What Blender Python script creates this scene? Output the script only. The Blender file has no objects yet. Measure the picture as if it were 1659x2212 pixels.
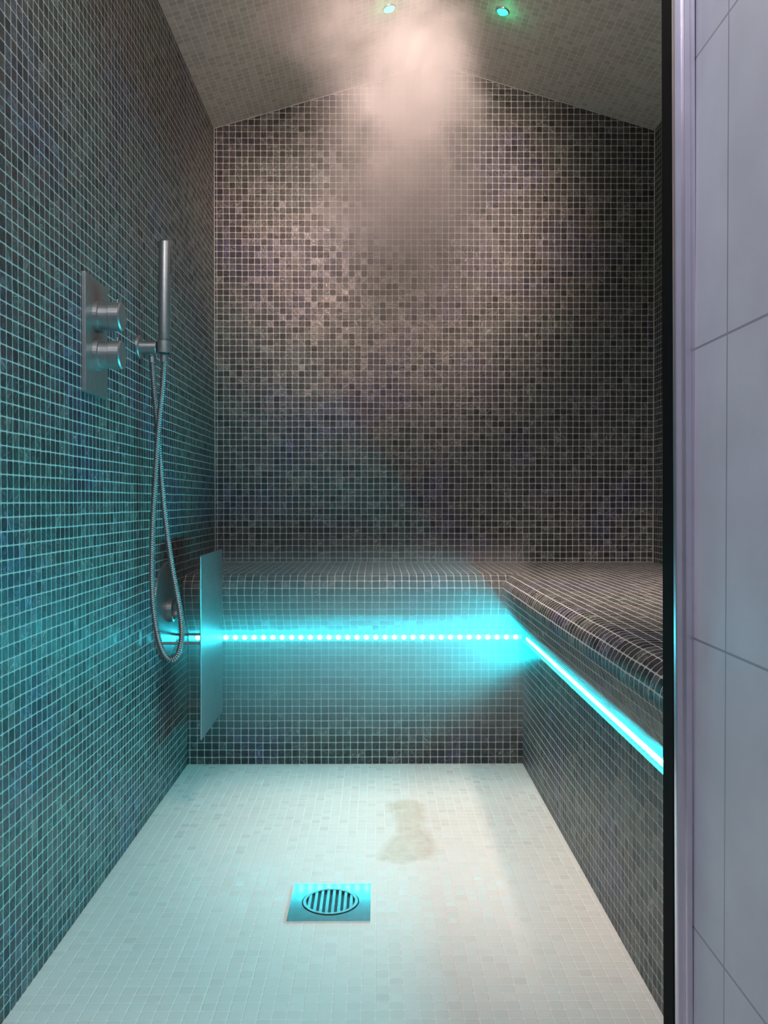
import bpy, bmesh, math, random
from mathutils import Vector, Matrix
random.seed(4)
S_ = bpy.context.scene
COL = S_.collection
S_.view_settings.view_transform = 'Standard'
H = 0.75
XL, XR = -0.538, 0.927
YB = 2.843
D = 2.425          # back bench riser
SX = 0.418         # side bench riser
YF = 1.03
ZS, ZA, XA = 1.986, 2.202, 0.195
PITCH = 0.0208

# ------------------------------------------------------------ materials
def mat_new(name):
    m = bpy.data.materials.new(name); m.use_nodes = True
    nt = m.node_tree; b = nt.nodes['Principled BSDF']
    return m, nt, b

def plain(name, col, rough=0.4, metal=0.0, noise=0.0, nscale=40, bump=0.0, spec=0.5, coat=0.0):
    m, nt, b = mat_new(name)
    b.inputs['Roughness'].default_value = rough
    b.inputs['Metallic'].default_value = metal
    b.inputs['Specular IOR Level'].default_value = spec
    b.inputs['Coat Weight'].default_value = coat
    n = nt.nodes.new('ShaderNodeTexNoise'); n.inputs['Scale'].default_value = nscale
    n.inputs['Detail'].default_value = 4
    tc = nt.nodes.new('ShaderNodeTexCoord'); nt.links.new(tc.outputs['Object'], n.inputs['Vector'])
    r = nt.nodes.new('ShaderNodeValToRGB')
    r.color_ramp.elements[0].color = tuple(c*(1-noise) for c in col)+(1,)
    r.color_ramp.elements[1].color = tuple(min(1, c*(1+noise)) for c in col)+(1,)
    r.color_ramp.elements[0].position = .3; r.color_ramp.elements[1].position = .7
    nt.links.new(n.outputs['Fac'], r.inputs['Fac']); nt.links.new(r.outputs['Color'], b.inputs['Base Color'])
    if bump:
        bp = nt.nodes.new('ShaderNodeBump'); bp.inputs['Strength'].default_value = bump; bp.inputs['Distance'].default_value = .002
        nt.links.new(n.outputs['Fac'], bp.inputs['Height']); nt.links.new(bp.outputs['Normal'], b.inputs['Normal'])
    return m

def emis(name, col, strength):
    m, nt, b = mat_new(name)
    b.inputs['Base Color'].default_value = (*col, 1)
    b.inputs['Emission Color'].default_value = (*col, 1)
    b.inputs['Emission Strength'].default_value = strength
    return m

def mosaic(name, ramp, grout, pitch=PITCH, gw=0.055, rough=(.18, .5), tilt=.5, streak=.6, bumpd=.0012, spec=.6, wob=.03, tint=0.0):
    m, nt, b = mat_new(name)
    N, L = nt.nodes, nt.links
    def math_(op, a, c=None, d=None):
        n = N.new('ShaderNodeMath'); n.operation = op
        for i, v in enumerate((a, c, d)):
            if v is None: continue
            if isinstance(v, (int, float)): n.inputs[i].default_value = v
            else: L.new(v, n.inputs[i])
        return n.outputs[0]
    uv = N.new('ShaderNodeUVMap'); uv.uv_map = 'UVMap'
    wn = N.new('ShaderNodeTexNoise'); wn.inputs['Scale'].default_value = 14; wn.inputs['Detail'].default_value = 2
    L.new(uv.outputs[0], wn.inputs['Vector'])
    ws = N.new('ShaderNodeVectorMath'); ws.operation = 'MULTIPLY_ADD'
    L.new(wn.outputs['Color'], ws.inputs[0]); ws.inputs[1].default_value = (wob*pitch*4,)*3; ws.inputs[2].default_value = (0, 0, 0)
    wa = N.new('ShaderNodeVectorMath'); wa.operation = 'ADD'
    L.new(uv.outputs[0], wa.inputs[0]); L.new(ws.outputs[0], wa.inputs[1])
    sc = N.new('ShaderNodeVectorMath'); sc.operation = 'SCALE'; sc.inputs['Scale'].default_value = 1/pitch
    L.new(wa.outputs[0], sc.inputs[0])
    fl = N.new('ShaderNodeVectorMath'); fl.operation = 'FLOOR'; L.new(sc.outputs[0], fl.inputs[0])
    fr = N.new('ShaderNodeVectorMath'); fr.operation = 'FRACTION'; L.new(sc.outputs[0], fr.inputs[0])
    sf = N.new('ShaderNodeSeparateXYZ'); L.new(fl.outputs[0], sf.inputs[0])
    cf = N.new('ShaderNodeCombineXYZ'); L.new(sf.outputs[0], cf.inputs[0]); L.new(sf.outputs[1], cf.inputs[1])
    wh = N.new('ShaderNodeTexWhiteNoise'); wh.noise_dimensions = '3D'; L.new(cf.outputs[0], wh.inputs['Vector'])
    rs = N.new('ShaderNodeSeparateColor'); L.new(wh.outputs['Color'], rs.inputs[0])
    sp = N.new('ShaderNodeSeparateXYZ'); L.new(fr.outputs[0], sp.inputs[0])
    fu, fv = sp.outputs[0], sp.outputs[1]
    au = math_('ABSOLUTE', math_('SUBTRACT', fu, .5)); av = math_('ABSOLUTE', math_('SUBTRACT', fv, .5))
    pu = math_('POWER', math_('MULTIPLY', au, 2), 7); pv = math_('POWER', math_('MULTIPLY', av, 2), 7)
    dist = math_('POWER', math_('ADD', pu, pv), 1/7)
    mr = N.new('ShaderNodeMapRange'); mr.interpolation_type = 'SMOOTHSTEP'
    mr.inputs['From Min'].default_value = 1-2*gw+.03; mr.inputs['From Max'].default_value = 1-2*gw-.03
    L.new(dist, mr.inputs['Value'])
    mask = mr.outputs['Result']
    off = N.new('ShaderNodeVectorMath'); off.operation = 'MULTIPLY_ADD'
    L.new(wh.outputs['Color'], off.inputs[0]); off.inputs[1].default_value = (37, 37, 37); L.new(sc.outputs[0], off.inputs[2])
    rot = N.new('ShaderNodeVectorRotate'); rot.rotation_type = 'Z_AXIS'
    L.new(off.outputs[0], rot.inputs['Vector']); L.new(math_('MULTIPLY', rs.outputs[2], 6.28), rot.inputs['Angle'])
    mp = N.new('ShaderNodeMapping'); mp.inputs['Scale'].default_value = (.7, 2.2, 1); L.new(rot.outputs[0], mp.inputs['Vector'])
    nz = N.new('ShaderNodeTexNoise'); nz.inputs['Scale'].default_value = 1.8; nz.inputs['Detail'].default_value = 3
    nz.inputs['Distortion'].default_value = 1.2; L.new(mp.outputs[0], nz.inputs['Vector'])
    t = math_('ADD', math_('MULTIPLY', rs.outputs[0], 1-streak*.5), math_('MULTIPLY', math_('SUBTRACT', nz.outputs['Fac'], .35), streak))
    cr = N.new('ShaderNodeValToRGB')
    els = cr.color_ramp.elements
    while len(els) > 1: els.remove(els[-1])
    els[0].position = ramp[0][0]; els[0].color = (*ramp[0][1], 1)
    for p, c in ramp[1:]:
        e = els.new(p); e.color = (*c, 1)
    L.new(t, cr.inputs['Fac'])
    tile = cr.outputs['Color']
    if tint:
        hn = N.new('ShaderNodeTexNoise'); hn.inputs['Scale'].default_value = 3.5; hn.inputs['Detail'].default_value = 2
        L.new(uv.outputs[0], hn.inputs['Vector'])
        hr = N.new('ShaderNodeValToRGB'); e = hr.color_ramp.elements
        e[0].position = .36; e[0].color = (.62, .62, 1.25, 1); e[1].position = .66; e[1].color = (.85, 1.1, .95, 1)
        e2 = e.new(.5); e2.color = (1.05, 1, .95, 1)
        L.new(hn.outputs['Fac'], hr.inputs['Fac'])
        tm = N.new('ShaderNodeMix'); tm.data_type = 'RGBA'; tm.blend_type = 'MULTIPLY'; tm.inputs['Factor'].default_value = tint
        L.new(tile, tm.inputs[6]); L.new(hr.outputs['Color'], tm.inputs[7]); tile = tm.outputs[2]
    mx = N.new('ShaderNodeMix'); mx.data_type = 'RGBA'
    L.new(mask, mx.inputs['Factor']); mx.inputs[6].default_value = (*grout, 1); L.new(tile, mx.inputs[7])
    L.new(mx.outputs[2], b.inputs['Base Color'])
    r1 = N.new('ShaderNodeMapRange'); L.new(rs.outputs[1], r1.inputs['Value'])
    r1.inputs['To Min'].default_value = rough[0]; r1.inputs['To Max'].default_value = rough[1]
    rm = N.new('ShaderNodeMix'); rm.data_type = 'FLOAT'; L.new(mask, rm.inputs['Factor']); rm.inputs[2].default_value = .75
    L.new(r1.outputs[0], rm.inputs[3]); L.new(rm.outputs[0], b.inputs['Roughness'])
    b.inputs['Specular IOR Level'].default_value = spec
    tu = math_('MULTIPLY', math_('SUBTRACT', rs.outputs[1], .5), math_('SUBTRACT', fu, .5))
    tv = math_('MULTIPLY', math_('SUBTRACT', rs.outputs[2], .5), math_('SUBTRACT', fv, .5))
    tt = math_('MULTIPLY', math_('ADD', tu, tv), tilt*2)
    hh = math_('ADD', math_('ADD', 1, tt), math_('MULTIPLY', nz.outputs['Fac'], tilt*.8))
    hg = math_('MULTIPLY', hh, mask)
    bp = N.new('ShaderNodeBump'); bp.inputs['Strength'].default_value = .8; bp.inputs['Distance'].default_value = bumpd
    L.new(hg, bp.inputs['Height']); L.new(bp.outputs['Normal'], b.inputs['Normal'])
    return m

DARK = [(0, (.014, .015, .017)), (.28, (.032, .033, .035)), (.5, (.070, .070, .070)), (.68, (.16, .157, .15)), (1, (.60, .58, .54))]
M_dark = mosaic('shell_mosaic_dark', DARK, (.44, .435, .41), streak=1.3, tilt=1.4, gw=.052, tint=.7, spec=.5, rough=(.32, .54))
M_ceil = mosaic('mosaic_ceiling', [(0, (.50, .48, .425)), (.5, (.60, .575, .515)), (1, (.69, .67, .61))], (.80, .77, .70), tilt=.1, streak=.4, rough=(.35, .5), gw=.055)
M_floor = mosaic('mosaic_floor_white', [(0, (.68, .66, .60)), (.2, (.71, .69, .63)), (.6, (.725, .705, .65)), (1, (.745, .725, .675))], (.78, .755, .70), gw=.05, tilt=.08, streak=.3, rough=(.25, .45), bumpd=.0006, pitch=.0215)
M_steel = plain('brushed_steel', (.32, .33, .33), .42, .85, .08, 90)
M_hose = plain('dull_metal_hose', (.24, .245, .25), .40, .85, .08, 90)
M_steel_soft = plain('satin_steel', (.72, .73, .74), .09, 1.0, .05, 60)
M_guard = plain('matt_steel_plate', (.40, .41, .42), .36, .85, .10, 60)
M_alu = plain('satin_aluminium', (.70, .67, .77), .30, .9, .04, 30)
M_chrome = plain('chrome', (.6, .6, .6), .25, .95, .03, 30)
M_black = plain('black_rubber', (.004, .004, .005), .8, 0, .1, spec=.1)
M_darkhole = plain('dark_drain_hole', (.02, .025, .025), .3, 0, .2)  # drain opening's shade as a flat colour; also the dark spray face
M_led = emis('cyan_led_diffuser', (.010, .80, 1.0), 34)
M_led2 = emis('cyan_led_tube', (.005, .82, 1.0), 290)
M_diode = emis('white_cyan_diode', (.055, .86, 1.0), 52)
M_green = emis('green_lamp_lens', (.004, 1.0, .36), 30)

def corridor_tile():
    m, nt, b = mat_new('grey_lilac_wall_tile')
    N, L = nt.nodes, nt.links
    uv = N.new('ShaderNodeUVMap'); uv.uv_map = 'UVMap'
    br = N.new('ShaderNodeTexBrick'); br.offset = 0; br.squash = 1
    br.inputs['Scale'].default_value = 1; br.inputs['Brick Width'].default_value = .6; br.inputs['Row Height'].default_value = .3275
    br.inputs['Mortar Size'].default_value = .0015; br.inputs['Mortar Smooth'].default_value = .2
    br.inputs['Color1'].default_value = (.55, .55, .65, 1); br.inputs['Color2'].default_value = (.59, .59, .69, 1)
    br.inputs['Mortar'].default_value = (.30, .30, .36, 1)
    L.new(uv.outputs[0], br.inputs['Vector'])
    nz = N.new('ShaderNodeTexNoise'); nz.inputs['Scale'].default_value = 9; nz.inputs['Detail'].default_value = 6
    L.new(uv.outputs[0], nz.inputs['Vector'])
    mr = N.new('ShaderNodeMapRange'); mr.inputs['To Min'].default_value = .80; mr.inputs['To Max'].default_value = 1.14
    L.new(nz.outputs['Fac'], mr.inputs['Value'])
    mx = N.new('ShaderNodeVectorMath'); mx.operation = 'SCALE'; L.new(br.outputs['Color'], mx.inputs[0]); L.new(mr.outputs[0], mx.inputs['Scale'])
    L.new(mx.outputs[0], b.inputs['Base Color']); b.inputs['Roughness'].default_value = .45
    return m
M_corr = corridor_tile()

# ------------------------------------------------------------ mesh helpers
def link(name, bm, mat, parent=None, smooth=False, kind=None):
    me = bpy.data.meshes.new(name); bm.to_mesh(me); bm.free()
    me.materials.append(mat)
    if smooth:
        for p in me.polygons: p.use_smooth = True
    o = bpy.data.objects.new(name, me); COL.objects.link(o)
    if parent is not None: o.parent = parent
    if kind: o['kind'] = kind
    return o
def thing(name, label, cat, loc=(0, 0, 0), group=None):
    o = bpy.data.objects.new(name, None); COL.objects.link(o); o.location = loc
    o.empty_display_size = .05
    o['label'] = label; o['category'] = cat
    if group: o['group'] = group
    return o
def face(bm, pts, uvs):
    l = bm.loops.layers.uv.get('UVMap') or bm.loops.layers.uv.new('UVMap')
    vs = [bm.verts.new(p) for p in pts]
    f = bm.faces.new(vs)
    for lp, u in zip(f.loops, uvs): lp[l].uv = u
    return f
def box(bm, x0, x1, y0, y1, z0, z1, bev=0, seg=2):
    t = bmesh.new()
    bmesh.ops.create_cube(t, size=1)
    for v in t.verts:
        v.co = Vector(((x0+x1)/2+v.co.x*(x1-x0), (y0+y1)/2+v.co.y*(y1-y0), (z0+z1)/2+v.co.z*(z1-z0)))
    if bev: bmesh.ops.bevel(t, geom=t.edges[:], offset=bev, segments=seg, affect='EDGES', profile=.6)
    me = bpy.data.meshes.new('t'); t.to_mesh(me); t.free(); bm.from_mesh(me); bpy.data.meshes.remove(me)
def lathe(bm, prof, origin, axis, n=32, cap=True):
    a = Vector(axis).normalized()
    u = a.orthogonal().normalized(); w = a.cross(u)
    o = Vector(origin); rings = []
    for r, t in prof:
        rings.append([bm.verts.new(o+a*t+(u*math.cos(2*math.pi*i/n)+w*math.sin(2*math.pi*i/n))*r) for i in range(n)])
    for A, B in zip(rings, rings[1:]):
        for i in range(n): bm.faces.new((A[i], A[(i+1) % n], B[(i+1) % n], B[i]))
    if cap:
        bm.faces.new(list(reversed(rings[0]))); bm.faces.new(rings[-1])
def cyl(bm, p0, p1, r, n=24, bev=0):
    p0 = Vector(p0); p1 = Vector(p1); Ln = (p1-p0).length
    prof = [(r, 0), (r, Ln)] if not bev else [(r-bev, 0), (r-bev*.3, bev*.3), (r, bev), (r, Ln-bev), (r-bev*.3, Ln-bev*.3), (r-bev, Ln)]
    lathe(bm, prof, p0, p1-p0, n)

# ------------------------------------------------------------ the room
bm = bmesh.new()
face(bm, [(XL, -.6, 0), (XR, -.6, 0), (XR, YB, 0), (XL, YB, 0)], [(XL, -.6), (XR, -.6), (XR, YB), (XL, YB)])
link('floor', bm, M_floor, kind='structure')
bm = bmesh.new()
face(bm, [(XL, -.6, 0), (XL, YB, 0), (XL, YB, ZS), (XL, -.6, ZS)], [(-.6, 0), (YB, 0), (YB, ZS), (-.6, ZS)])
link('wall_left', bm, M_dark, kind='structure')
bm = bmesh.new()
face(bm, [(XL, YB, 0), (XR, YB, 0), (XR, YB, ZS), (XA, YB, ZA), (XL, YB, ZS)], [(XL+5, 0), (XR+5, 0), (XR+5, ZS), (XA+5, ZA), (XL+5, ZS)])
link('wall_back', bm, M_dark, kind='structure')
bm = bmesh.new()
face(bm, [(XR, YB, 0), (XR, YF, 0), (XR, YF, ZS), (XR, YB, ZS)], [(10, 0), (10+YB-YF, 0), (10+YB-YF, ZS), (10, ZS)])
link('wall_right', bm, M_dark, kind='structure')
bm = bmesh.new()
wl = math.hypot(XA-XL, ZA-ZS)
face(bm, [(XL, YF, ZS), (XL, YB, ZS), (XA, YB, ZA), (XA, YF, ZA)], [(YF, 0), (YB, 0), (YB, wl), (YF, wl)])
face(bm, [(XA, YF, ZA), (XA, YB, ZA), (XR, YB, ZS), (XR, YF, ZS)], [(YF, wl), (YB, wl), (YB, 2*wl), (YF, 2*wl)])
link('ceiling', bm, M_ceil, kind='structure')
bm = bmesh.new()
def bead(a, b, r=.0022): cyl(bm, a, b, r, 8)
bead((XL, YF, ZS), (XL, YB, ZS)); bead((XL, YB, ZS), (XA, YB, ZA)); bead((XA, YB, ZA), (XR, YB, ZS))
bead((XR, YB, .546), (XR, YB, ZS)); bead((XL, YB, .546), (XL, YB, ZS)); bead((XL, YB, .546), (XR, YB, .546))
M_grout = plain('pale_grout', (.42, .40, .37), .8, 0, .1)
link('trim_1', bm, M_grout, kind='structure')
bm = bmesh.new()
box(bm, .352, XR, .99, YF, 0, ZS)
box(bm, XL, .352, .99, YF, 1.93, ZS)
t = [(XL, YF, ZS), (XA, YF, ZA), (XR, YF, ZS)]
face(bm, t, [(0, 0), (1, 0), (1, 1)])
M_plaster = plain('grey_plaster', (.3, .29, .31), .7, 0, .05)
link('wall_front', bm, M_plaster, kind='structure')
bm = bmesh.new()
XW = .36
v0 = .5945
face(bm, [(XW, -.6, 0), (XW, .99, 0), (XW, .99, 2.6), (XW, -.6, 2.6)],
     [(-.6-.873+6, -v0+.3275*4), (.99-.873+6, -v0+.3275*4), (.99-.873+6, 2.6-v0+.3275*4), (-.6-.873+6, 2.6-v0+.3275*4)])
link('wall_corridor', bm, M_corr, kind='structure')

# door frame: aluminium profile with black seal
def ztilt(bm, k=.004, z0=.75):
    for v in bm.verts: v.co.x += (z0-v.co.z)*k
bm = bmesh.new()
box(bm, .3355, .3450, .960, .9695, 0, 1.93, .002, 3)
box(bm, .3440, .3520, .955, .9695, 0, 1.93, .002, 3)
box(bm, .3510, .3590, .960, .9695, 0, 1.93, .0015, 2); ztilt(bm, .0075, 1.15)
fr = link('trim_2', bm, M_alu, kind='structure', smooth=False)
bm = bmesh.new()
box(bm, .3385, .3600, .9700, .9995, 0, 1.93, .001, 1)
box(bm, .3440, .3600, .9995, 1.022, 0, 1.93, .001, 1)
ztilt(bm, .006)
link('rubber_seal', bm, M_black, parent=fr)

# ------------------------------------------------------------ bench
e_ = .0012
BXL, BXR, BYB, BYF = XL+e_, XR-e_, YB-e_, YF+e_
bench = thing('tiled_bench', 'L-shaped built-in bench in dark shell mosaic with rounded overhanging edge, along back and right walls', 'bench', (0, D, 0))
def loc_(bm, o):
    for v in bm.verts: v.co -= Vector(o)
def sweep(bm, prof, v_start=0.0):
    v = v_start
    prof = [(p[0], p[1], p[2] if len(p) > 2 else p[0]) for p in prof]
    for (o0, z0, s0), (o1, z1, s1) in zip(prof, prof[1:]):
        dv = math.hypot(o1-o0, z1-z0)
        face(bm, [(BXL, D-o0, z0), (SX-s0, D-o0, z0), (SX-s1, D-o1, z1), (BXL, D-o1, z1)],
             [(XL+20, v), (SX-s0+20, v), (SX-s1+20, v+dv), (XL+20, v+dv)])
        face(bm, [(SX-s0, D-o0, z0), (SX-s0, BYF, z0), (SX-s1, BYF, z1), (SX-s1, D-o1, z1)],
             [(30-(D-o0), v), (30-YF, v), (30-YF, v+dv), (30-(D-o1), v+dv)])
        v += dv
    return v
bm = bmesh.new()
vr = sweep(bm, [(0, .0005), (0, .352)])
bmesh.ops.remove_doubles(bm, verts=bm.verts[:], dist=1e-5); loc_(bm, (0, D, 0))
link('riser', bm, M_dark, bench)
prof = [(0, .352), (-.005, .352, -.016), (-.005, .373, -.016), (.0, .373), (.010, .388), (.028, .410), (.046, .432), (.058, .455)]
cx, cz, rr = .0235, .5010, .0445
for k in range(0, 10):
    a = math.radians(-32+k*(122/9))
    prof.append((cx+rr*math.cos(a), cz+rr*math.sin(a)))
prof.append((0, .5455))
bm = bmesh.new()
vv = sweep(bm, prof, vr)
face(bm, [(BXL, D, .5455), (SX, D, .5455), (SX, BYB, .547), (BXL, BYB, .547)], [(XL+20, vv), (SX+20, vv), (SX+20, vv+YB-D), (XL+20, vv+YB-D)])
face(bm, [(SX, D, .5455), (SX, BYF, .5455), (BXR, BYF, .547), (BXR, D, .547)], [(30-D, vv), (30-YF, vv), (30-YF, vv+XR-SX), (30-D, vv+XR-SX)])
face(bm, [(SX, BYB, .547), (SX, D, .5455), (BXR, D, .547), (BXR, BYB, .547)], [(30-YB, vv), (30-D, vv), (30-D, vv+XR-SX), (30-YB, vv+XR-SX)])
bmesh.ops.remove_doubles(bm, verts=bm.verts[:], dist=1e-5); loc_(bm, (0, D, 0))
link('seat', bm, M_dark, bench, smooth=True)

# ------------------------------------------------------------ LED strip
ZL = .3625
led = thing('light_strip', 'glowing cyan strip light running under the rounded bench edge', 'strip light', (0, D, ZL))
bm = bmesh.new()
box(bm, XL+.004, SX-.002, D-.001, D+.004, ZL-.0060, ZL+.0060); loc_(bm, (0, D, ZL))
link('light_channel', bm, M_led, led)
bm = bmesh.new()
box(bm, SX+.0085, SX+.0145, YF+.002, D-.002, ZL-.0080, ZL-.0005); loc_(bm, (0, D, ZL))
link('light_channel', bm, M_led2, led)
bm = bmesh.new()
lathe(bm, [(.0074, 0), (.0068, .0020), (.004, .0034), (.0008, .0038)], (0, 0, 0), (0, -1, 0), 12)
dm = link('diode', bm, M_diode, led, smooth=True)
nd = 35
for i in range(nd):
    x = XL+.03+i*(SX-XL-.05)/(nd-1)
    o = dm if i == 0 else dm.copy()
    if i: COL.objects.link(o); o.parent = led
    o.location = (x, -.001, 0)

# ------------------------------------------------------------ drain
DX, DY, DS = -.0855, 1.580, .0745
dr = thing('floor_drain', 'square steel floor drain with round slotted grate reflecting cyan light', 'drain', (DX, DY, 0))
n = 64; R0 = .0535
def sq(a):
    c, s = math.cos(a), math.sin(a); k = DS/max(abs(c), abs(s)); return c*k, s*k
def annulus(bm, inner, outer, z0, z1):
    A = []; B = []; C_ = []; E = []
    for i in range(n):
        a = 2*math.pi*i/n + math.pi/4
        xi, yi = inner(a); xo, yo = outer(a)
        A.append(bm.verts.new((xi, yi, z1))); B.append(bm.verts.new((xo, yo, z1)))
        C_.append(bm.verts.new((xi, yi, z0))); E.append(bm.verts.new((xo, yo, z0)))
    for i in range(n):
        j = (i+1) % n
        bm.faces.new((A[i], B[i], B[j], A[j])); bm.faces.new((B[i], E[i], E[j], B[j])); bm.faces.new((A[j], C_[j], C_[i], A[i])); bm.faces.new((C_[i], C_[j], E[j], E[i]))
circ = lambda r: (lambda a: (math.cos(a)*r, math.sin(a)*r))
bm = bmesh.new(); annulus(bm, circ(R0), sq, 0, .004)
link('frame_plate', bm, M_steel_soft, dr)
bm = bmesh.new(); annulus(bm, circ(.0455), circ(.0512), .0005, .0055); link('grate_ring', bm, M_chrome, dr)
bm = bmesh.new(); lathe(bm, [(.0533, 0), (.0533, .0012)], (0, 0, 0), (0, 0, 1), 48); link('sump_shade', bm, M_darkhole, dr)  # flat dark disc, shade inside the drain put into its colour
for i in range(8):
    x = -.0385+i*.011
    hl = math.sqrt(.0465**2-x*x)
    bm = bmesh.new(); box(bm, x-.0030, x+.0030, -hl, hl, .0012, .005, .0010, 2)
    b_ = link('grate_bar', bm, M_chrome, dr)

# ------------------------------------------------------------ shower valve
VY0, VY1, VZ0, VZ1 = 1.562, 1.690, .951, 1.170
vy = (VY0+VY1)/2
va = thing('shower_valve', 'brushed steel shower valve plate with two round knobs on left mosaic wall', 'shower valve', (XL, vy, 1.06))
bm = bmesh.new(); box(bm, 0, .008, VY0-vy, VY1-vy, VZ0-1.06, VZ1-1.06, .0012, 2); link('wall_plate', bm, M_steel, va)
for z in (1.100, 1.028):
    bm = bmesh.new(); lathe(bm, [(.030, .0078), (.030, .016), (.0255, .017), (.0255, .034), (.027, .035), (.027, .054), (.0245, .0565)], (0, .0, z-1.06), (1, 0, 0), 36)
    k = link('control_knob', bm, M_steel, va)
    bm = bmesh.new(); cyl(bm, (.046, 0, z-1.06+.024), (.046, 0, z-1.06+.033), .003, 12, .0008); link('lever_pin', bm, M_chrome, k)

# ------------------------------------------------------------ shower holder, handset and hose
HY = 1.935
def P(px, py, d=HY): return ((px-813)*d/1840, d, H+(1083-py)*d/1840)
hx, _, hz = P(357, 752)
ho = thing('shower_holder', 'steel wall bracket holding the stick hand shower beside the valve', 'shower holder', (XL, HY, hz))
bm = bmesh.new(); lathe(bm, [(.027, 0), (.027, .004), (.0255, .006)], (0, 0, 0), (1, 0, 0), 32); link('wall_rose', bm, M_steel, ho)
bm = bmesh.new(); lathe(bm, [(.0145, .0058), (.0145, .04), (.0135, .042)], (0, 0, 0), (1, 0, 0), 28); link('arm', bm, M_steel, ho)
bm = bmesh.new()
cxh = hx-XL
lathe(bm, [(.0128, -.013), (.0165, -.013), (.0168, .0), (.0168, .013), (.0138, .014), (.0128, .0)], (cxh, 0, 0), (0.0, 0, 1), 28, cap=False)
link('cradle', bm, M_steel, ho, smooth=False)

hs = thing('hand_shower', 'slim brushed steel stick hand shower with looped metal hose hanging against left wall', 'hand shower', (hx, HY, hz))
zt = P(357, 524)[2]-hz
bm = bmesh.new()
lathe(bm, [(.0085, -.012), (.0095, .0), (.0115, .012), (.013, .03), (.0138, .06), (.0142, zt-.004), (.0132, zt)], (0, 0, 0), (.012, 0, 1), 32)
link('handle', bm, M_steel, hs, smooth=True)
bm = bmesh.new(); box(bm, .0125, .0165, -.005, .005, zt-.075, zt-.012, .0012, 2)
sp_ = link('spray_face', bm, M_darkhole, hs)
pts = [(328, 768, .012), (331, 820, .010), (338, 900, .008), (346, 1000, .006), (356, 1110, .004), (371, 1220, .002), (389, 1320, .0), (393, 1375, -.002),
       (384, 1415, -.004), (366, 1423, -.006), (349, 1395, -.008), (337, 1335, -.01), (332, 1260, -.012), (333, 1160, -.012), (338, 1060, -.012),
       (346, 930, -.010), (354, 840, -.004), (356.5, 790, 0), (357, 768, 0)]
pw = [Vector(P(a, b))+Vector((0, c, 0))-Vector((hx, HY, hz)) for a, b, c in pts]
def catmull(p, sub):
    out = []
    for i in range(len(p)-1):
        p0 = p[max(i-1, 0)]; p1 = p[i]; p2 = p[i+1]; p3 = p[min(i+2, len(p)-1)]
        for s in range(sub):
            t = s/sub
            out.append(.5*((2*p1)+(-p0+p2)*t+(2*p0-5*p1+4*p2-p3)*t*t+(-p0+3*p1-3*p2+p3)*t**3))
    out.append(p[-1]); return out
cp = catmull(pw, 40)
step = .00125; res = [cp[0]]; acc = 0
for a, b in zip(cp, cp[1:]):
    seg = (b-a).length; t = step-acc
    while t <= seg:
        res.append(a.lerp(b, t/seg)); t += step
    acc = seg-(t-step)
def tube(bm, path, rad, n=12):
    rings = []; up = Vector((0, 1, 0))
    for i, p in enumerate(path):
        tg = (path[min(i+1, len(path)-1)]-path[max(i-1, 0)]).normalized()
        u = tg.cross(up).normalized(); w = u.cross(tg)
        r = rad(i)
        rings.append([bm.verts.new(p+(u*math.cos(2*math.pi*k/n)+w*math.sin(2*math.pi*k/n))*r) for k in range(n)])
    for A, B in zip(rings, rings[1:]):
        for k in range(n): bm.faces.new((A[k], A[(k+1) % n], B[(k+1) % n], B[k]))
    bm.faces.new(list(reversed(rings[0]))); bm.faces.new(rings[-1])
bm = bmesh.new()
tube(bm, res, lambda i: (.0056, .0070, .0070, .0056)[i % 4])
bmesh.ops.recalc_face_normals(bm, faces=bm.faces[:])
hose = link('hose', bm, M_hose, hs, smooth=True)
for e, q in ((res[0], res[14]), (res[-1], res[-15])):
    bm = bmesh.new(); cyl(bm, e, q, .0085, 18, .001); link('coupling_nut', bm, M_steel, hose)

# ------------------------------------------------------------ steam outlet: round flange with stand-off guard plate
oy, oz = 2.18, .472
so = thing('steam_outlet', 'round steel steam outlet on left wall behind its upright rectangular guard plate', 'steam outlet', (XL, oy, oz))
bm = bmesh.new(); lathe(bm, [(.125, 0), (.125, .004), (.12, .0065), (.05, .0075)], (0, 0, 0), (1, 0, 0), 64); link('flange', bm, M_guard, so)
bm = bmesh.new(); lathe(bm, [(.03, .007), (.03, .02), (.024, .022), (.022, .012)], (0, 0, 0), (1, 0, 0), 32); link('nozzle', bm, M_steel, so)
PXr = -.427-XL
bm = bmesh.new(); box(bm, PXr-.0015, PXr+.0015, 2.068-oy, 2.354-oy, .169-oz, .618-oz, .0008, 1)
link('guard_plate', bm, M_guard, so, )
for yy in (2.12, 2.26):
    bm = bmesh.new(); cyl(bm, (.006, yy-oy, .397-oz), (PXr-.001, yy-oy, .397-oz), .0035, 14); r_ = link('standoff_rod', bm, M_steel, so)
    bm = bmesh.new(); cyl(bm, (PXr-.006, yy-oy, .397-oz), (PXr-.001, yy-oy, .397-oz), .008, 18, .001); link('rod_collar', bm, M_steel, r_)

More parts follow.
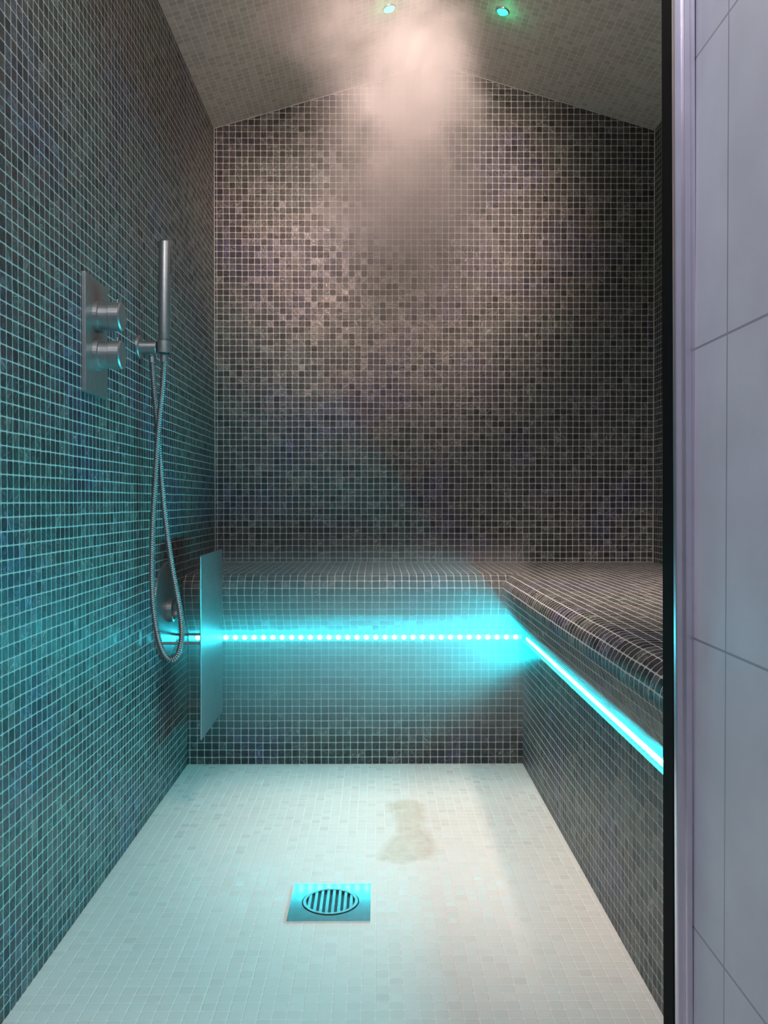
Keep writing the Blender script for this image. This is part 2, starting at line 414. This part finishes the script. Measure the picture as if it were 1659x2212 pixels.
# ------------------------------------------------------------ ceiling lamps
def ceil_z(x): return ZS+(ZA-ZS)/(XA-XL)*(x-XL) if x < XA else ZS+(ZA-ZS)/(XR-XA)*(XR-x)
for i, (x, y, lab) in enumerate(((.036, 2.444, 'small round green ceiling lamp on the left slope, half veiled by steam'),
                                 (.362, 2.451, 'small round green ceiling lamp on the right slope, clear of the steam'))):
    s = 1 if x < XA else -1
    nrm = Vector((.283*s, 0, -1)).normalized()
    t = thing('ceiling_lamp', lab, 'ceiling lamp', (x, y, ceil_z(x)), group='green ceiling lamps')
    bm = bmesh.new(); lathe(bm, [(.020, -.001), (.020, .003), (.0175, .0045), (.0165, .0045), (.0162, .0015)], (0, 0, 0), nrm, 32, cap=False); link('bezel', bm, M_chrome, t, smooth=True)
    bm = bmesh.new(); lathe(bm, [(.0163, .001), (.014, .0038), (.008, .0055), (.001, .006)], (0, 0, 0), nrm, 24); link('lens', bm, M_green, t, smooth=True)

# ------------------------------------------------------------ puddle
def puddle_mat():
    m, nt, b = mat_new('yellowish_water')
    N, L = nt.nodes, nt.links
    b.inputs['Base Color'].default_value = (.71, .62, .46, 1); b.inputs['Roughness'].default_value = .3
    nz = N.new('ShaderNodeTexNoise'); nz.inputs['Scale'].default_value = 30; nz.inputs['Detail'].default_value = 3
    g = N.new('ShaderNodeNewGeometry'); L.new(g.outputs['Position'], nz.inputs['Vector'])
    mr = N.new('ShaderNodeMapRange'); mr.inputs['From Min'].default_value = .3; mr.inputs['From Max'].default_value = .7; mr.inputs['To Min'].default_value = .18; mr.inputs['To Max'].default_value = .36
    L.new(nz.outputs['Fac'], mr.inputs['Value'])
    at = N.new('ShaderNodeAttribute'); at.attribute_name = 'depth'
    mu = N.new('ShaderNodeMath'); mu.operation = 'MULTIPLY'; L.new(mr.outputs[0], mu.inputs[0]); L.new(at.outputs['Fac'], mu.inputs[1])
    L.new(mu.outputs[0], b.inputs['Alpha'])
    return m
def blob(pts_px):
    out = []
    for px, py in pts_px:
        d = 1840*H/(py-1083); out.append(Vector(((px-813)*d/1840, d, 0)))
    p = out+out[:1]; c = catmull([out[-1]]+p+[out[1]], 6)[6:-6]
    return c[:-1]
c = blob([(808, 1858), (826, 1826), (844, 1808), (850, 1790), (842, 1764), (834, 1738), (880, 1728), (920, 1740), (926, 1775), (924, 1796), (940, 1810), (952, 1838), (934, 1862), (895, 1868), (872, 1876), (842, 1870)])
def inside(p):
    r = False
    for a, b in zip(c, c[1:]+c[:1]):
        if (a.y > p.y) != (b.y > p.y) and p.x < (b.x-a.x)*(p.y-a.y)/(b.y-a.y)+a.x: r = not r
    return r
def edge_d(p):
    m_ = 9
    for a, b in zip(c, c[1:]+c[:1]):
        ab = b-a; tt = max(0, min(1, (p-a).dot(ab)/max(ab.length_squared, 1e-12))); m_ = min(m_, (p-a-ab*tt).length)
    return m_
bm = bmesh.new(); g_ = .003; vm = {}; val = []
x0 = min(p.x for p in c); y0 = min(p.y for p in c); nx = int((max(p.x for p in c)-x0)/g_)+2; ny = int((max(p.y for p in c)-y0)/g_)+2
def gv(i, j):
    if (i, j) not in vm:
        p = Vector((x0+i*g_, y0+j*g_, 0)); vm[(i, j)] = bm.verts.new((p.x, p.y, .0006)); val.append(min(1, edge_d(p)/.020) if inside(p) else 0)
    return vm[(i, j)]
for i in range(nx):
    for j in range(ny):
        if any(inside(Vector((x0+(i+a)*g_, y0+(j+b)*g_, 0))) for a, b in ((0, 0), (1, 0), (1, 1), (0, 1))):
            bm.faces.new([gv(i, j), gv(i+1, j), gv(i+1, j+1), gv(i, j+1)])
pd = link('puddle', bm, puddle_mat()); pd['label'] = 'shallow yellowish water puddle on the white mosaic floor'; pd['category'] = 'puddle'
at_ = pd.data.attributes.new('depth', 'FLOAT', 'POINT')
for i, v in enumerate(val): at_.data[i].value = v

# ------------------------------------------------------------ steam
def steam_mat():
    m = bpy.data.materials.new('steam'); m.use_nodes = True
    nt = m.node_tree; N, L = nt.nodes, nt.links
    N.remove(N['Principled BSDF']); out = N['Material Output']
    g = N.new('ShaderNodeNewGeometry')
    nz = N.new('ShaderNodeTexNoise'); nz.inputs['Scale'].default_value = 4.8; nz.inputs['Detail'].default_value = 5; nz.inputs['Roughness'].default_value = .62
    nz.inputs['Distortion'].default_value = .9
    L.new(g.outputs['Position'], nz.inputs['Vector'])
    ms = N.new('ShaderNodeVectorMath'); ms.operation = 'MULTIPLY_ADD'; L.new(nz.outputs['Color'], ms.inputs[0])
    ms.inputs[1].default_value = (.44, .30, .46); ms.inputs[2].default_value = (-.22, -.15, -.23)
    pa = N.new('ShaderNodeVectorMath'); pa.operation = 'ADD'; L.new(g.outputs['Position'], pa.inputs[0]); L.new(ms.outputs[0], pa.inputs[1])
    def falloff(c, r, a, b_, w, src):
        sb = N.new('ShaderNodeVectorMath'); sb.operation = 'SUBTRACT'; L.new(src, sb.inputs[0]); sb.inputs[1].default_value = c
        dv = N.new('ShaderNodeVectorMath'); dv.operation = 'DIVIDE'; L.new(sb.outputs[0], dv.inputs[0]); dv.inputs[1].default_value = r
        ln = N.new('ShaderNodeVectorMath'); ln.operation = 'LENGTH'; L.new(dv.outputs[0], ln.inputs[0])
        mr = N.new('ShaderNodeMapRange'); mr.interpolation_type = 'SMOOTHERSTEP'
        mr.inputs['From Min'].default_value = a; mr.inputs['From Max'].default_value = b_; mr.inputs['To Min'].default_value = 0; mr.inputs['To Max'].default_value = w
        L.new(ln.outputs['Value'], mr.inputs['Value']); return mr.outputs[0]
    tot = None
    for c, r, w in (((.095, 2.28, 1.88), (.25, .26, .38), .66), ((.06, 2.36, 1.66), (.32, .28, .46), .20), ((-.15, 2.24, 2.12), (.22, .20, .36), .75), ((.04, 2.46, 1.42), (.38, .30, .54), .03)):
        v_ = falloff(c, r, 1, 0, w, pa.outputs[0])
        if tot is None: tot = v_
        else:
            a = N.new('ShaderNodeMath'); a.operation = 'ADD'; L.new(tot, a.inputs[0]); L.new(v_, a.inputs[1]); tot = a.outputs[0]
    hole = falloff((.030, 2.34, 2.12), (.095, .24, .15), .35, 1, 1, g.outputs['Position'])
    hm = N.new('ShaderNodeMath'); hm.operation = 'MULTIPLY'; L.new(tot, hm.inputs[0]); L.new(hole, hm.inputs[1])
    k = N.new('ShaderNodeMath'); k.operation = 'MULTIPLY'; k.inputs[1].default_value = 12; L.new(hm.outputs[0], k.inputs[0])
    vs = N.new('ShaderNodeVolumeScatter'); vs.inputs['Color'].default_value = (.998, .985, .975, 1); vs.inputs['Anisotropy'].default_value = 0
    L.new(k.outputs[0], vs.inputs['Density']); L.new(vs.outputs[0], out.inputs['Volume'])
    return m
bm = bmesh.new()
bmesh.ops.create_uvsphere(bm, u_segments=40, v_segments=28, radius=1)
for v in bm.verts:
    z = v.co.z
    v.co = Vector((.02+v.co.x*.46, 2.38+v.co.y*.44, 1.52+z*.82))
    v.co.z = min(v.co.z, ceil_z(v.co.x)-.012); v.co.y = min(v.co.y, YB-.02)
st = link('steam_cloud', bm, steam_mat(), kind='stuff', smooth=True)
st['label'] = 'drifting cloud of pinkish white steam hanging beneath the ceiling'; st['category'] = 'steam'
def haze_mat(R=.33):
    m = bpy.data.materials.new('thin_haze'); m.use_nodes = True
    nt = m.node_tree; N, L = nt.nodes, nt.links
    N.remove(N['Principled BSDF']); out = N['Material Output']
    g = N.new('ShaderNodeNewGeometry')
    mu = N.new('ShaderNodeVectorMath'); mu.operation = 'MULTIPLY_ADD'; L.new(g.outputs['Position'], mu.inputs[0])
    mu.inputs[1].default_value = (0, 1, 1); mu.inputs[2].default_value = (0, -2.38, -.35)
    ln = N.new('ShaderNodeVectorMath'); ln.operation = 'LENGTH'; L.new(mu.outputs[0], ln.inputs[0])
    mr = N.new('ShaderNodeMapRange'); mr.interpolation_type = 'SMOOTHSTEP'
    mr.inputs['From Min'].default_value = R; mr.inputs['From Max'].default_value = 0; mr.inputs['To Min'].default_value = 0; mr.inputs['To Max'].default_value = 3.8
    L.new(ln.outputs['Value'], mr.inputs['Value'])
    vs = N.new('ShaderNodeVolumeScatter'); vs.inputs['Color'].default_value = (1, 1, 1, 1)
    L.new(mr.outputs[0], vs.inputs['Density'])
    L.new(vs.outputs[0], out.inputs['Volume']); return m
bm = bmesh.new(); cyl(bm, (XL+.006, 2.38, .35), (SX-.004, 2.38, .35), .33, 32)  # vapour volume added around the strip to give it a halo
hz_ = link('steam_haze', bm, haze_mat(), kind='stuff', smooth=True)
hz_['label'] = 'thin steam haze added to spread cyan glow around the strip light on the back bench'; hz_['category'] = 'steam'

# ------------------------------------------------------------ lights
def light(name, typ, loc, target, energy, col, **kw):
    ld = bpy.data.lights.new(name, typ); ld.energy = energy; ld.color = col
    for k, v in kw.items(): setattr(ld, k, v)
    o = bpy.data.objects.new(name, ld); COL.objects.link(o); o.location = loc
    o.rotation_euler = (Vector(target)-Vector(loc)).to_track_quat('-Z', 'Y').to_euler()
    return o
WARM = (1, .72, .63)
light('warm_spot_steam', 'SPOT', (.08, 1.50, 2.06), (.03, 2.35, 1.84), 120, WARM, spot_size=math.radians(62), spot_blend=1, shadow_soft_size=.14)
light('warm_fill_front', 'SPOT', (.06, 1.12, 1.94), (.07, 2.60, 1.68), 100, WARM, spot_size=math.radians(40), spot_blend=1, shadow_soft_size=.18)  # fill added from the front to brighten the lower steam
light('warm_spot_down', 'SPOT', (.02, 1.70, 2.02), (.36, 2.00, 0), 98, (1, .79, .69), spot_size=math.radians(54), spot_blend=1, shadow_soft_size=.05)
light('warm_spot_bench', 'SPOT', (.62, 1.75, 1.98), (.62, 2.15, .5), 62, (1, .76, .67), spot_size=math.radians(66), spot_blend=1, shadow_soft_size=.05)
light('room_fill', 'POINT', (.15, 1.35, 1.86), (0, 0, 0), 4, (1, .88, .78), shadow_soft_size=.12)  # unseen fill added to lift the ceiling and walls
light('green_glow', 'POINT', (.036, 2.444, 2.12), (0, 0, 0), .05, (.05, 1, .4), shadow_soft_size=.015)
light('green_glow', 'POINT', (.362, 2.451, 2.12), (0, 0, 0), .05, (.05, 1, .4), shadow_soft_size=.015)
light('corridor_fill', 'AREA', (-.35, .0, 2.35), (.30, .9, .6), 26, (.97, .94, .99), shape='RECTANGLE', size=.5, size_y=.5)  # added out of view to brighten the corridor wall

w = bpy.data.worlds.new('World'); S_.world = w; w.use_nodes = True
w.node_tree.nodes['Background'].inputs[0].default_value = (.5, .5, .62, 1); w.node_tree.nodes['Background'].inputs[1].default_value = .10

# ------------------------------------------------------------ camera
cam = bpy.data.cameras.new('camera'); co = bpy.data.objects.new('camera', cam); COL.objects.link(co)
cam.sensor_fit = 'HORIZONTAL'; cam.sensor_width = 36; cam.lens = 1840/1659*36; cam.clip_start = .02
co.location = (0, 0, H)
co.rotation_euler = (math.radians(90)-math.atan(23/1840), 0, -math.atan(16.5/1840))
S_.camera = co
